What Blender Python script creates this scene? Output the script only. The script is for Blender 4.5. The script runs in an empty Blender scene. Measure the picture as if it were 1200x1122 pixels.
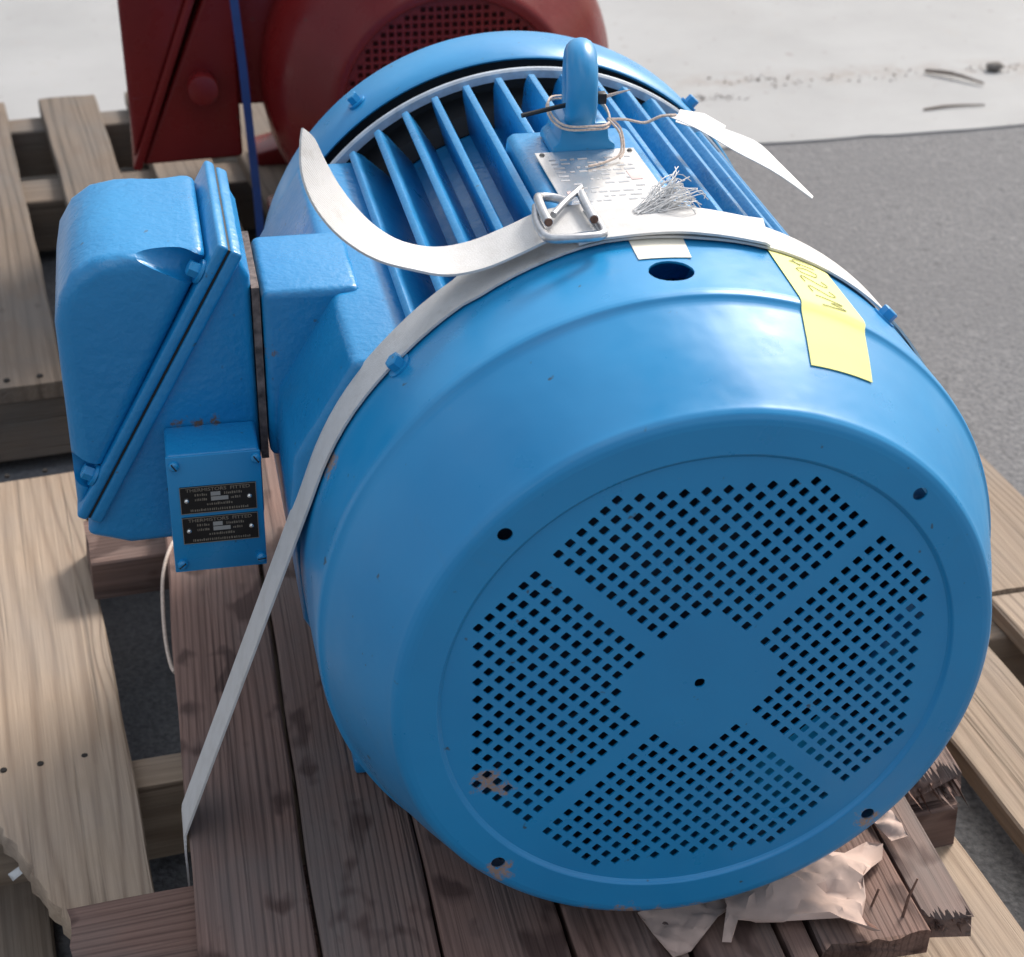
import bpy, bmesh, math, random
from mathutils import Vector, Matrix
from mathutils.geometry import delaunay_2d_cdt
random.seed(7)
scn = bpy.context.scene
COL = scn.collection
Z0 = 0.46                      # height of the motor shaft above the ground; shapes below are written about the shaft

# ------------------------------------------------------------------ camera, sky, sun, exposure
cam = bpy.data.cameras.new("camera"); camo = bpy.data.objects.new("camera", cam); COL.objects.link(camo)
yaw, pitch, roll = 0.2168, 0.5494, 0.0228
def rotm(ax, a): return Matrix.Rotation(a, 3, ax)
B = Matrix(((1, 0, 0), (0, 0, -1), (0, 1, 0)))
Rm = rotm('Z', roll) @ rotm('X', pitch) @ B @ rotm('Z', yaw)
cm = Matrix((Rm[0], -Rm[1], -Rm[2])).transposed()
camo.matrix_world = Matrix.Translation((-0.342, -0.9276, 0.7647 + Z0)) @ cm.to_4x4()
cam.sensor_fit = 'HORIZONTAL'; cam.sensor_width = 36.0; cam.lens = 2084.5 / 1200 * 36
cam.clip_start = 0.05; cam.clip_end = 500
cam.dof.use_dof = True; cam.dof.focus_distance = 1.36; cam.dof.aperture_fstop = 11.0
scn.camera = camo

SUN_EL, SUN_AZ = math.radians(40), math.radians(44)
world = bpy.data.worlds.new("World"); scn.world = world; world.use_nodes = True
wn = world.node_tree; wn.nodes.clear()
sky = wn.nodes.new('ShaderNodeTexSky'); sky.sky_type = 'NISHITA'; sky.sun_disc = False
sky.sun_elevation = SUN_EL; sky.sun_rotation = SUN_AZ; sky.dust_density = 7.0; sky.air_density = 1.0; sky.ozone_density = 1.0
bg = wn.nodes.new('ShaderNodeBackground'); bg.inputs['Strength'].default_value = 0.10; CLOUD = 10.3
wo = wn.nodes.new('ShaderNodeOutputWorld')
hs = wn.nodes.new('ShaderNodeHueSaturation'); hs.inputs['Saturation'].default_value = 0.95     # thin high haze: a paler sky
wn.links.new(sky.outputs[0], hs.inputs['Color']); tcw = wn.nodes.new('ShaderNodeTexCoord'); nzw = wn.nodes.new('ShaderNodeTexNoise')       # broken white cloud over the whole sky
nzw.inputs['Scale'].default_value = 2.2; nzw.inputs['Detail'].default_value = 6; nzw.inputs['Roughness'].default_value = 0.55
wn.links.new(tcw.outputs['Generated'], nzw.inputs['Vector'])
rw = wn.nodes.new('ShaderNodeValToRGB'); rw.color_ramp.elements[0].position = 0.44; rw.color_ramp.elements[1].position = 0.62
wn.links.new(nzw.outputs[0], rw.inputs[0])
sx = wn.nodes.new('ShaderNodeSeparateXYZ'); wn.links.new(tcw.outputs['Generated'], sx.inputs[0])      # overcast law: zenith three times the horizon
ml = wn.nodes.new('ShaderNodeMapRange'); ml.inputs[1].default_value = 0.0; ml.inputs[2].default_value = 1.0; ml.inputs[3].default_value = CLOUD / 3; ml.inputs[4].default_value = CLOUD
wn.links.new(sx.outputs[2], ml.inputs[0])
mc = wn.nodes.new('ShaderNodeVectorMath'); mc.operation = 'SCALE'; mc.inputs[0].default_value = (0.93, 1.0, 1.08); wn.links.new(ml.outputs[0], mc.inputs['Scale'])
mw = wn.nodes.new('ShaderNodeMixRGB')
wn.links.new(rw.outputs[0], mw.inputs[0]); wn.links.new(hs.outputs[0], mw.inputs[1]); wn.links.new(mc.outputs[0], mw.inputs[2]); wn.links.new(mw.outputs[0], bg.inputs[0]); wn.links.new(bg.outputs[0], wo.inputs[0])
sun = bpy.data.lights.new("sun", 'SUN'); suno = bpy.data.objects.new("sun", sun); COL.objects.link(suno)
sun.energy = 2.3; sun.angle = math.radians(14); sun.color = (1.0, 0.97, 0.93)
sd = Vector((math.sin(SUN_AZ) * math.cos(SUN_EL), math.cos(SUN_AZ) * math.cos(SUN_EL), math.sin(SUN_EL)))
suno.rotation_euler = sd.to_track_quat('Z', 'Y').to_euler(); suno.location = sd * 6
scn.view_settings.view_transform = 'Standard'; scn.view_settings.look = 'None'
scn.view_settings.gamma = 1.0; scn.view_settings.exposure = 0.56; scn.view_settings.use_curve_mapping = False

# ------------------------------------------------------------------ material helpers
class NT:
    def __init__(s, name):
        s.m = bpy.data.materials.new(name); s.m.use_nodes = True
        s.t = s.m.node_tree; s.b = s.t.nodes['Principled BSDF']
    def n(s, typ, **kw):
        nd = s.t.nodes.new('ShaderNode' + typ); ins = kw.pop('ins', {})
        for k, v in kw.items(): setattr(nd, k, v)
        for k, v in ins.items():
            if hasattr(v, 'is_output'): s.t.links.new(v, nd.inputs[k])
            else: nd.inputs[k].default_value = v
        return nd
    def link(s, a, b): s.t.links.new(a, b)
    def obj(s, scale=(1, 1, 1), seed=True):
        tc = s.n('TexCoord').outputs['Object']
        if seed:
            r = s.n('ObjectInfo').outputs['Random']
            k = s.n('Math', operation='MULTIPLY', ins={0: r, 1: 23.0}).outputs[0]
            c = s.n('CombineXYZ', ins={0: k, 1: k, 2: k}).outputs[0]
            tc = s.n('VectorMath', operation='ADD', ins={0: tc, 1: c}).outputs[0]
        return s.n('VectorMath', operation='MULTIPLY', ins={0: tc, 1: scale}).outputs[0]
    def pos(s, scale=1.0):
        return s.n('VectorMath', operation='MULTIPLY', ins={0: s.n('NewGeometry').outputs['Position'], 1: (scale,) * 3}).outputs[0]
    def noise(s, vec, scale=1.0, detail=3.0, rough=0.55, dist=0.0):
        return s.n('TexNoise', ins={'Vector': vec, 'Scale': scale, 'Detail': detail, 'Roughness': rough, 'Distortion': dist}).outputs[0]
    def ramp(s, fac, a, b, lo=(0, 0, 0, 1), hi=(1, 1, 1, 1)):
        r = s.n('ValToRGB'); r.color_ramp.elements[0].position = a; r.color_ramp.elements[1].position = b
        r.color_ramp.elements[0].color = lo; r.color_ramp.elements[1].color = hi
        s.link(fac, r.inputs[0]); return r.outputs[0]
    def mix(s, fac, a, b, mode='MIX'):
        m = s.n('MixRGB', blend_type=mode)
        for i, v in ((0, fac), (1, a), (2, b)):
            if hasattr(v, 'is_output'): s.link(v, m.inputs[i])
            else: m.inputs[i].default_value = v
        return m.outputs[0]
    def math(s, op, a, b=0.0):
        return s.n('Math', operation=op, ins={0: a, 1: b}).outputs[0]
    def bump(s, h, strength, dist):
        b = s.n('Bump', ins={'Height': h, 'Strength': strength, 'Distance': dist}); s.link(b.outputs[0], s.b.inputs['Normal']); return b
    def col(s, c): s.link(c, s.b.inputs['Base Color'])
    def setv(s, **kw):
        for k, v in kw.items():
            k = k.replace('_', ' ')
            if hasattr(v, 'is_output'): s.link(v, s.b.inputs[k])
            else: s.b.inputs[k].default_value = v
def C4(r, g, b): return (r, g, b, 1)

def paint(name, base, dark, rough, cast=False, spots=(), dirt=0.5, rust=(0.40, 0.29, 0.24), spec=0.72):
    t = NT(name); p = t.pos()
    big = t.noise(p, 7, 3); fine = t.noise(p, 140, 5, 0.7)
    c = t.mix(t.ramp(big, 0.35, 0.7), C4(*base), C4(*dark))
    sm = t.noise(p, 16, 6, 0.7, 0.6)
    c = t.mix(t.math('MULTIPLY', t.ramp(sm, 0.64, 0.80), 0.16 * dirt), c, C4(0.10, 0.13, 0.11))
    sp = t.noise(p, 95, 2, 0.5)
    c = t.mix(t.math('MULTIPLY', t.ramp(sp, 0.725, 0.765), dirt), c, C4(0.05, 0.05, 0.04))
    scr = t.n('VectorMath', operation='MULTIPLY', ins={0: p, 1: (60, 400, 340)}).outputs[0]
    sc1 = t.math('MULTIPLY', t.ramp(t.noise(scr, 1, 2, 0.5), 0.73, 0.77), t.ramp(t.noise(p, 9, 3), 0.50, 0.62))
    c = t.mix(t.math('MULTIPLY', sc1, 0.30 * dirt), c, C4(0.14, 0.30, 0.46))
    if spots:
        acc = None
        wob = t.math('MULTIPLY', t.math('SUBTRACT', t.noise(p, 150, 5, 0.7), 0.5), 0.034)
        for (x, y, z, r) in spots:
            d = t.n('VectorMath', operation='DISTANCE', ins={0: p, 1: (x, y, z + Z0)}).outputs['Value']
            v = t.ramp(t.math('SUBTRACT', t.math('ADD', d, wob), r), 0.0, 0.0025, C4(1, 1, 1), C4(0, 0, 0))
            acc = v if acc is None else t.mix(1.0, acc, v, 'LIGHTEN')
        c = t.mix(t.math('MULTIPLY', acc, t.ramp(t.noise(p, 320, 3, 0.7), 0.34, 0.5)), c, t.mix(t.noise(p, 180, 3), C4(*rust), C4(*[k * 0.55 for k in rust])))
    t.col(c)
    rr = t.n('MapRange', ins={0: t.noise(p, 22, 4), 1: 0.3, 2: 0.75, 3: rough - 0.05, 4: rough + 0.14}).outputs[0]
    t.setv(Roughness=rr, Specular_IOR_Level=spec)
    if cast:
        h = t.math('ADD', t.math('MULTIPLY', t.noise(p, 210, 2, 0.5), 0.7), t.math('MULTIPLY', t.noise(p, 60, 2), 1.2))
        t.bump(h, 0.42, 0.0018)
    else:
        h = t.math('ADD', t.math('ADD', t.noise(p, 26, 2), t.math('MULTIPLY', t.noise(p, 7, 1), 2.5)), t.math('MULTIPLY', fine, 0.06))
        t.bump(h, 0.16, 0.004)
    return t.m

def wood(name, light, darkc, stain, ring=26.0, grainamt=0.55, stainamt=0.6, rough=0.75, grey=0.35, bumpd=0.0014, warpamt=22.0, ringamt=0.7):
    t = NT(name)
    v1 = t.obj((1, 0.16, 1)); v2 = t.obj((260, 5, 260)); v3 = t.obj((1, 0.6, 1)); v4 = t.obj((85, 1.5, 85))
    warp = t.noise(v1, 5, 2)
    x = t.n('SeparateXYZ', ins={0: v1}).outputs[0]
    kn = t.n('TexVoronoi', ins={'Vector': t.obj((1, 0.55, 1)), 'Scale': 4.5, 'Randomness': 1.0}).outputs[0]
    kw = t.ramp(kn, 0.03, 0.30, C4(1, 1, 1), C4(0, 0, 0))
    ph = t.math('ADD', t.math('ADD', t.math('MULTIPLY', x, ring * 6.28), t.math('MULTIPLY', warp, warpamt)), t.math('MULTIPLY', t.math('POWER', kw, 2.0), 26.0))
    w = t.math('ADD', t.math('MULTIPLY', t.math('SINE', ph), 0.5), 0.5)
    w = t.math('POWER', w, 4.0)
    w = t.math('MULTIPLY', w, t.ramp(t.noise(t.obj((14, 0.8, 14)), 1, 3), 0.3, 0.62))
    g = t.noise(v2, 1, 4, 0.65); g2 = t.noise(v4, 1, 3, 0.6)
    c = t.mix(t.math('MULTIPLY', w, ringamt), C4(*light), C4(*darkc))
    c = t.mix(t.math('MULTIPLY', t.ramp(g, 0.38, 0.72), grainamt), c, C4(*[d * 0.72 for d in darkc]))
    c = t.mix(t.math('MULTIPLY', t.ramp(g2, 0.60, 0.70), 0.5), c, C4(*[d * 0.45 for d in darkc]))
    lum = sum(light) / 3
    c = t.mix(t.math('MULTIPLY', t.ramp(t.noise(v3, 6, 4, 0.6), 0.42, 0.68), grey), c, C4(lum * 0.80, lum * 0.78, lum * 0.76))
    c = t.mix(t.math('MULTIPLY', t.ramp(t.noise(t.obj((1, 0.55, 1)), 30, 2, 0.45, 0.25), 0.56, 0.64), stainamt), c, C4(*stain))
    # nail and knot marks
    vo = t.n('TexVoronoi', ins={'Vector': t.obj((1, 0.5, 1)), 'Scale': 9.0, 'Randomness': 1.0})
    c = t.mix(t.ramp(vo.outputs[0], 0.035, 0.075, C4(0.7, 0.7, 0.7), C4(0, 0, 0)), c, C4(*[d * 0.40 for d in darkc]))
    c = t.mix(t.ramp(kn, 0.025, 0.075, C4(0.8, 0.8, 0.8), C4(0, 0, 0)), c, C4(*[d * 0.5 for d in darkc]))
    r = t.n('ObjectInfo').outputs['Random']
    c = t.mix(1.0, c, t.ramp(r, 0, 1, C4(0.84, 0.82, 0.80), C4(1.08, 1.06, 1.04)), 'MULTIPLY')
    t.col(c); t.setv(Roughness=rough, Specular_IOR_Level=0.3)
    h = t.math('SUBTRACT', t.math('SUBTRACT', t.math('MULTIPLY', w, -0.5), t.math('MULTIPLY', g, 0.9)), t.math('MULTIPLY', t.ramp(g2, 0.58, 0.70), 1.1))
    t.bump(h, 0.7, bumpd)
    return t.m

def plain(name, c, rough=0.5, metal=0.0, var=0.12, nscale=60, bump=0.0):
    t = NT(name); p = t.pos()
    n = t.noise(p, nscale, 4, 0.6)
    t.col(t.mix(t.ramp(n, 0.3, 0.75), C4(*[min(1, k * (1 + var)) for k in c]), C4(*[k * (1 - var) for k in c])))
    t.setv(Roughness=rough, Metallic=metal)
    if bump: t.bump(n, bump, 0.001)
    return t.m

M = {}
WORN = [(-0.141, 0.0, -0.1480, 0.0072), (-0.149, 0.003, -0.066, 0.0075), (-0.139, 0.003, -0.076, 0.0035), (-0.045, 0.006, -0.214, 0.011), (-0.075, 0.005, -0.206, 0.004), (-0.020, 0.005, -0.2165, 0.005),
        (0.141, 0.0, -0.146, 0.0052), (-0.234, 0.165, 0.105, 0.007), (0.010, 0.004, -0.2165, 0.004)]
M['blue'] = paint('blue_sheet_paint', (0.009, 0.275, 0.585), (0.008, 0.243, 0.535), 0.30, spots=WORN, dirt=0.75)
M['bluecast'] = paint('blue_cast_paint', (0.009, 0.252, 0.55), (0.008, 0.22, 0.50), 0.30, cast=True, dirt=0.6,
                      spots=[(-0.262, 0.33, 0.12, 0.004), (-0.338, 0.327, 0.057, 0.0012), (-0.325, 0.327, 0.0575, 0.0010), (-0.31, 0.327, 0.057, 0.0012), (0.055, 0.33, 0.243, 0.006)], rust=(0.22, 0.15, 0.11))
M['red'] = paint('red_motor_paint', (0.17, 0.012, 0.012), (0.13, 0.009, 0.010), 0.26, dirt=0.5, spec=0.30)
M['brown'] = wood('brown_weathered_wood', (0.262, 0.160, 0.130), (0.090, 0.048, 0.038), (0.060, 0.032, 0.027), ring=150, stainamt=0.75, grey=0.55, warpamt=70, ringamt=0.7)
M['beige'] = wood('pale_pallet_wood', (0.385, 0.295, 0.218), (0.175, 0.115, 0.076), (0.30, 0.235, 0.175), ring=70, grainamt=0.45, stainamt=0.35, grey=0.30, warpamt=75, ringamt=0.62)
M['oldbeige'] = wood('grey_pallet_wood', (0.21, 0.163, 0.125), (0.09, 0.066, 0.048), (0.15, 0.115, 0.09), ring=60, grainamt=0.5, stainamt=0.4, grey=0.6, warpamt=30)
M['steel'] = plain('galvanised_wire', (0.50, 0.51, 0.53), 0.34, 0.85, 0.18, 160)
M['rust'] = plain('rusty_wire_end', (0.16, 0.085, 0.06), 0.85, 0.0, 0.4, 400)
M['black'] = plain('black_plastic', (0.012, 0.012, 0.013), 0.4)
M['dark'] = plain('dark_inside', (0.012, 0.014, 0.018), 0.7)
M['fan'] = plain('dark_blue_fan', (0.010, 0.035, 0.075), 0.6)
M['plate'] = plain('black_rating_plate', (0.008, 0.008, 0.008), 0.35, 0.0, 0.2)
M['brass'] = plain('dull_brass_print', (0.30, 0.27, 0.22), 0.4, 0.6)
M['stamp'] = plain('stamped_grey_field', (0.34, 0.33, 0.31), 0.5)
M['alu'] = plain('aluminium_nameplate', (0.78, 0.78, 0.77), 0.26, 0.85, 0.10, 90)
M['platetext'] = plain('pale_grey_print', (0.40, 0.41, 0.43), 0.5)  # low-contrast grey for the nameplate rows
M['platered'] = plain('pale_red_print', (0.72, 0.52, 0.50), 0.6)  # pale pinkish tone for the two marks
M['rivet'] = plain('bright_rivet', (0.78, 0.78, 0.76), 0.25, 0.9)
M['paper'] = plain('crumpled_brown_paper', (0.55, 0.40, 0.335), 0.8, 0, 0.12, 40, 0.3)
M['tag'] = plain('white_tag_paper', (0.70, 0.695, 0.69), 0.7, 0, 0.05, 50, 0.2)
M['sticker'] = plain('cream_sticker', (0.80, 0.76, 0.64), 0.6, 0, 0.05)
M['yellow'] = plain('yellow_note_paper', (0.84, 0.82, 0.30), 0.7, 0, 0.04, 30)
M['ink'] = plain('pencil_ink', (0.36, 0.36, 0.17), 0.7)
M['twine'] = plain('pale_twine', (0.62, 0.50, 0.42), 0.9, 0, 0.3, 500)
M['bluewrap'] = plain('blue_steel_band', (0.010, 0.050, 0.20), 0.4)
M['gasket'] = plain('dark_gap_gasket', (0.13, 0.10, 0.09), 0.85, 0, 0.85, 130)  # the neck gap's shade put into the colour, with paler mottling
M['lip'] = plain('pale_lip_edge', (0.42, 0.47, 0.53), 0.4, 0.2, 0.2, 90)  # lip in a paler tone than the frame around it
M['nailhole'] = plain('dark_nail_hole', (0.02, 0.016, 0.014), 0.95)  # near-black discs; the shade of a hole is put into their colour
M['twig'] = plain('dead_twig', (0.20, 0.16, 0.13), 0.9, 0, 0.4, 200)
M['stone'] = plain('grey_stone', (0.17, 0.155, 0.14), 0.9, 0, 0.4, 120)
def _strap():
    t = NT('white_woven_webbing'); v = t.obj((1, 1, 1), False)
    p = t.pos(); py = t.n('SeparateXYZ', ins={0: p}).outputs[1]
    rib = t.math('SINE', t.math('MULTIPLY', py, 3400.0)); n = t.noise(p, 55, 4, 0.6); f = t.noise(p, 700, 2, 0.6)
    c = t.mix(t.math('MULTIPLY', t.ramp(n, 0.42, 0.75), 0.45), C4(0.66, 0.65, 0.64), C4(0.47, 0.45, 0.42))
    c = t.mix(t.math('MULTIPLY', t.ramp(rib, 0.0, 1.0), 0.16), c, C4(0.36, 0.35, 0.34))
    c = t.mix(t.math('MULTIPLY', t.ramp(t.noise(p, 26, 5, 0.7), 0.60, 0.72), 0.35), c, C4(0.33, 0.29, 0.25))
    t.col(c); t.setv(Roughness=0.55); t.bump(t.math('ADD', f, t.math('MULTIPLY', rib, -0.35)), 0.5, 0.0006)
    return t.m
M['strap'] = _strap()
def _asphalt():
    t = NT('grey_asphalt'); p = t.pos()
    a = t.noise(p, 160, 3, 0.7); b = t.noise(p, 45, 3, 0.6); c = t.noise(p, 3.2, 5, 0.6)
    vo = t.n('TexVoronoi', ins={'Vector': p, 'Scale': 95.0})
    k = t.mix(t.ramp(a, 0.32, 0.70), C4(0.085, 0.085, 0.091), C4(0.20, 0.199, 0.205))
    k = t.mix(t.math('MULTIPLY', t.ramp(b, 0.55, 0.75), 0.55), k, C4(0.27, 0.266, 0.268))
    k = t.mix(t.math('MULTIPLY', t.ramp(b, 0.30, 0.40, C4(1, 1, 1), C4(0, 0, 0)), 0.6), k, C4(0.065, 0.065, 0.07))
    k = t.mix(t.math('MULTIPLY', t.ramp(c, 0.40, 0.66), 0.45), k, C4(0.115, 0.115, 0.122))
    t.col(k); t.setv(Roughness=0.85)
    t.bump(t.math('ADD', vo.outputs[0], t.math('MULTIPLY', a, 0.8)), 0.45, 0.004); return t.m
def _concrete():
    t = NT('pale_concrete'); p = t.pos()
    c = t.noise(p, 2.6, 5, 0.6); f = t.noise(p, 220, 3, 0.7); d = t.noise(p, 14, 5, 0.65, 0.4)
    k = t.mix(t.ramp(c, 0.35, 0.68), C4(0.365, 0.366, 0.368), C4(0.305, 0.306, 0.307))
    k = t.mix(t.math('MULTIPLY', t.ramp(d, 0.60, 0.78), 0.45), k, C4(0.33, 0.30, 0.27))
    k = t.mix(t.math('MULTIPLY', t.ramp(t.noise(p, 38, 1, 0.4), 0.73, 0.77), 0.6), k, C4(0.22, 0.20, 0.18))
    k = t.mix(t.math('MULTIPLY', t.ramp(f, 0.4, 0.75), 0.22), k, C4(0.40, 0.39, 0.37))
    sp = t.n('SeparateXYZ', ins={0: p}); yb = t.math('ABSOLUTE', t.math('SUBTRACT', t.math('SUBTRACT', sp.outputs[1], 2.44), t.math('MULTIPLY', t.noise(p, 3, 3), 0.10)))
    band = t.math('MULTIPLY', t.ramp(yb, 0.0, 0.075, C4(1, 1, 1), C4(0, 0, 0)), t.ramp(t.noise(p, 17, 5, 0.7), 0.42, 0.62))
    band = t.math('MULTIPLY', band, t.ramp(sp.outputs[0], 0.60, 0.75))
    k = t.mix(t.math('MULTIPLY', band, 0.55), k, C4(0.24, 0.20, 0.17))
    dp = t.n('VectorMath', operation='DISTANCE', ins={0: p, 1: (0.97, 2.98, 0.0)}).outputs['Value']
    k = t.mix(t.math('MULTIPLY', t.ramp(t.math('ADD', dp, t.math('MULTIPLY', d, 0.10)), 0.12, 0.19, C4(1, 1, 1), C4(0, 0, 0)), 0.4), k, C4(0.30, 0.295, 0.29))
    t.col(k); t.setv(Roughness=0.8); t.bump(f, 0.4, 0.002); return t.m
M['asphalt'] = _asphalt(); M['concrete'] = _concrete()

# ------------------------------------------------------------------ mesh helpers
WLOC = {}
def empty(name, loc, label, cat, group=None):
    o = bpy.data.objects.new(name, None); COL.objects.link(o); o.empty_display_size = 0.05
    o.location = (loc[0], loc[1], loc[2] + Z0); WLOC[o.name] = Vector(o.location)
    return tag(o, label, cat, group)
def tag(o, label, cat, group=None):
    o['label'] = label; o['category'] = cat
    if group: o['group'] = group
    return o
def place(o, w, parent):
    w = Vector(w); WLOC[o.name] = w
    if parent is not None:
        o.parent = parent; o.location = w - WLOC[parent.name]
    else: o.location = w
class MB:
    def __init__(s): s.v = []; s.f = []; s.uv = None
    def add(s, vs, fs):
        k = len(s.v); s.v += [tuple(p) for p in vs]; s.f += [tuple(i + k for i in f) for f in fs]; return s
    def box(s, x0, x1, y0, y1, z0, z1):
        return s.add([(x, y, z) for z in (z0, z1) for y in (y0, y1) for x in (x0, x1)],
                     [(0, 2, 3, 1), (4, 5, 7, 6), (0, 1, 5, 4), (2, 6, 7, 3), (0, 4, 6, 2), (1, 3, 7, 5)])
    def lathe(s, prof, n=128, c=(0, 0), closed=False):
        vs = []; fs = []; m = len(prof)
        for i in range(n):
            a = 2 * math.pi * i / n
            for r, y in prof: vs.append((c[0] + r * math.sin(a), y, c[1] + r * math.cos(a)))
        for i in range(n):
            for j in range(m if closed else m - 1):
                j2 = (j + 1) % m; i2 = (i + 1) % n
                fs.append((i * m + j, i * m + j2, i2 * m + j2, i2 * m + j))
        return s.add(vs, fs)
    def tube(s, pts, r, n=10, caps=True):
        pts = [Vector(p) for p in pts]; m = len(pts)
        rr = r if isinstance(r, (list, tuple)) else [r] * m
        d0 = (pts[1] - pts[0]).normalized(); u = d0.orthogonal().normalized(); vs = []; fs = []
        for i, p in enumerate(pts):
            d = (pts[min(i + 1, m - 1)] - pts[max(i - 1, 0)]).normalized()
            u = (u - d * u.dot(d)).normalized(); w = d.cross(u)
            for k in range(n):
                a = 2 * math.pi * k / n; vs.append(p + (u * math.cos(a) + w * math.sin(a)) * rr[i])
        for i in range(m - 1):
            for k in range(n):
                fs.append((i * n + k, i * n + (k + 1) % n, (i + 1) * n + (k + 1) % n, (i + 1) * n + k))
        if caps: fs += [tuple(range(n))[::-1], tuple((m - 1) * n + k for k in range(n))]
        return s.add(vs, fs)
    def ribbon(s, pts, wid, thick, cols=4):
        # pts: centres, wid: half-width vectors; a band with real thickness
        pts = [Vector(p) for p in pts]; m = len(pts); top = []; bot = []; fs = []; nc = cols + 1
        for i, p in enumerate(pts):
            d = (pts[min(i + 1, m - 1)] - pts[max(i - 1, 0)]).normalized(); w = Vector(wid[i]); nrm = d.cross(w).normalized() * thick / 2
            for k in range(nc):
                q = p + w * (2 * k / cols - 1); top.append(q + nrm); bot.append(q - nrm)
        nb = len(top)
        for i in range(m - 1):
            for k in range(cols):
                a = i * nc + k; fs += [(a, a + 1, a + nc + 1, a + nc), (nb + a, nb + a + nc, nb + a + nc + 1, nb + a + 1)]
            a = i * nc; fs.append((a, a + nc, nb + a + nc, nb + a)); a = i * nc + cols; fs.append((a, nb + a, nb + a + nc, a + nc))
        e = (m - 1) * nc
        for k in range(cols): fs += [(k, nb + k, nb + k + 1, k + 1), (e + k, e + k + 1, nb + e + k + 1, nb + e + k)]
        return s.add(top + bot, fs)
    def prism(s, poly, y0, y1):
        n = len(poly)
        return s.add([(x, y0, z) for x, z in poly] + [(x, y1, z) for x, z in poly],
                     [tuple(range(n)), tuple(range(2 * n - 1, n - 1, -1))] + [(i, i + n, (i + 1) % n + n, (i + 1) % n) for i in range(n)])
    def mesh(s, name, off=(0, 0, 0), bevel=None, angle=35):
        bm = bmesh.new(); ox, oy, oz = off
        vs = [bm.verts.new((x - ox, y - oy, z - oz)) for x, y, z in s.v]
        for f in s.f:
            try: bm.faces.new([vs[i] for i in f])
            except ValueError: pass
        bmesh.ops.recalc_face_normals(bm, faces=bm.faces)
        if bevel:
            bm.normal_update()
            es = [e for e in bm.edges if len(e.link_faces) == 2 and e.calc_face_angle(0) > math.radians(28)]
            bmesh.ops.bevel(bm, geom=es, offset=bevel[0], segments=bevel[1], affect='EDGES', profile=0.5, clamp_overlap=True)
        me = bpy.data.meshes.new(name); bm.to_mesh(me); bm.free()
        me.polygons.foreach_set('use_smooth', [True] * len(me.polygons)); me.set_sharp_from_angle(angle=math.radians(angle))
        return me
    def build(s, name, mat, parent=None, bevel=None, angle=35, kind=None):
        xs, ys, zs = zip(*s.v); off = ((min(xs) + max(xs)) / 2, (min(ys) + max(ys)) / 2, min(zs))
        me = s.mesh(name, off, bevel, angle); me.materials.append(M[mat])
        o = bpy.data.objects.new(name, me); COL.objects.link(o)
        place(o, (off[0], off[1], off[2] + Z0), parent)
        if kind: o['kind'] = kind
        return o
def cut(o, cutters):
    for c in cutters:
        md = o.modifiers.new('cut', 'BOOLEAN'); md.operation = 'DIFFERENCE'; md.object = c; md.solver = 'EXACT'
    bpy.context.view_layer.update()
    me = bpy.data.meshes.new_from_object(o.evaluated_get(bpy.context.evaluated_depsgraph_get()))
    o.modifiers.clear(); o.data = me
    for c in cutters: bpy.data.objects.remove(c)
    me.polygons.foreach_set('use_smooth', [True] * len(me.polygons)); me.set_sharp_from_angle(angle=math.radians(35))
def pol(r, deg, y): a = math.radians(deg); return Vector((r * math.sin(a), y, r * math.cos(a)))

def sheet2d(loops, inside, extra=()):
    """triangulate a sheet with outline loops; inside(x, z) tells where there is a hole"""
    vs = []; es = []
    for lp in loops:
        k = len(vs); vs += [Vector(p) for p in lp]; es += [(k + i, k + (i + 1) % len(lp)) for i in range(len(lp))]
    vs += [Vector(p) for p in extra]
    v, e, f, *_ = delaunay_2d_cdt(vs, es, [], 1, 1e-7)
    keep = []
    for t in f:
        cx = sum(v[i].x for i in t) / len(t); cz = sum(v[i].y for i in t) / len(t)
        if not inside(cx, cz): keep.append(tuple(t))
    return [(p.x, p.y) for p in v], keep
def thick_sheet(v2, f2, to3, to3b):
    """two skins and the walls along every open edge"""
    mb = MB(); n = len(v2); mb.v = [tuple(to3(*p)) for p in v2] + [tuple(to3b(*p)) for p in v2]
    cnt = {}
    for f in f2:
        for i in range(len(f)):
            a, b = f[i], f[(i + 1) % len(f)]; cnt[(a, b)] = 1
    for f in f2: mb.f.append(tuple(f)); mb.f.append(tuple(i + n for i in reversed(f)))
    for (a, b) in cnt:
        if (b, a) not in cnt: mb.f.append((b, a, a + n, b + n))
    return mb
def circle2(cx, cz, r, n): return [(cx + r * math.cos(2 * math.pi * i / n), cz + r * math.sin(2 * math.pi * i / n)) for i in range(n)]

# ------------------------------------------------------------------ setting: asphalt and concrete
def ground(name, mat, poly, z, thick=0.0):
    mb = MB(); n = len(poly)
    mb.add([(x, y, z) for x, y in poly] + [(x, y, z - thick) for x, y in poly] if thick else [(x, y, z) for x, y in poly],
           [tuple(range(n))] + ([(i, i + n, (i + 1) % n + n, (i + 1) % n) for i in range(n)] if thick else []))
    me = mb.mesh(name); me.materials.append(M[mat]); o = bpy.data.objects.new(name, me); COL.objects.link(o); o['kind'] = 'structure'
    return o
ground('asphalt_ground', 'asphalt', [(-40, -40), (40, -40), (40, 60), (-40, 60)], 0.0)
edge = []
x = -6.0
while x < 8:
    edge.append((x, 2.10 + 0.045 * x + random.uniform(-0.006, 0.006))); x += random.uniform(0.03, 0.09)
ground('concrete_pavement', 'concrete', [(-40, 1.6)] + edge + [(40, 2.5), (40, 60), (-40, 60)], 0.004, 0.005)

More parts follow.
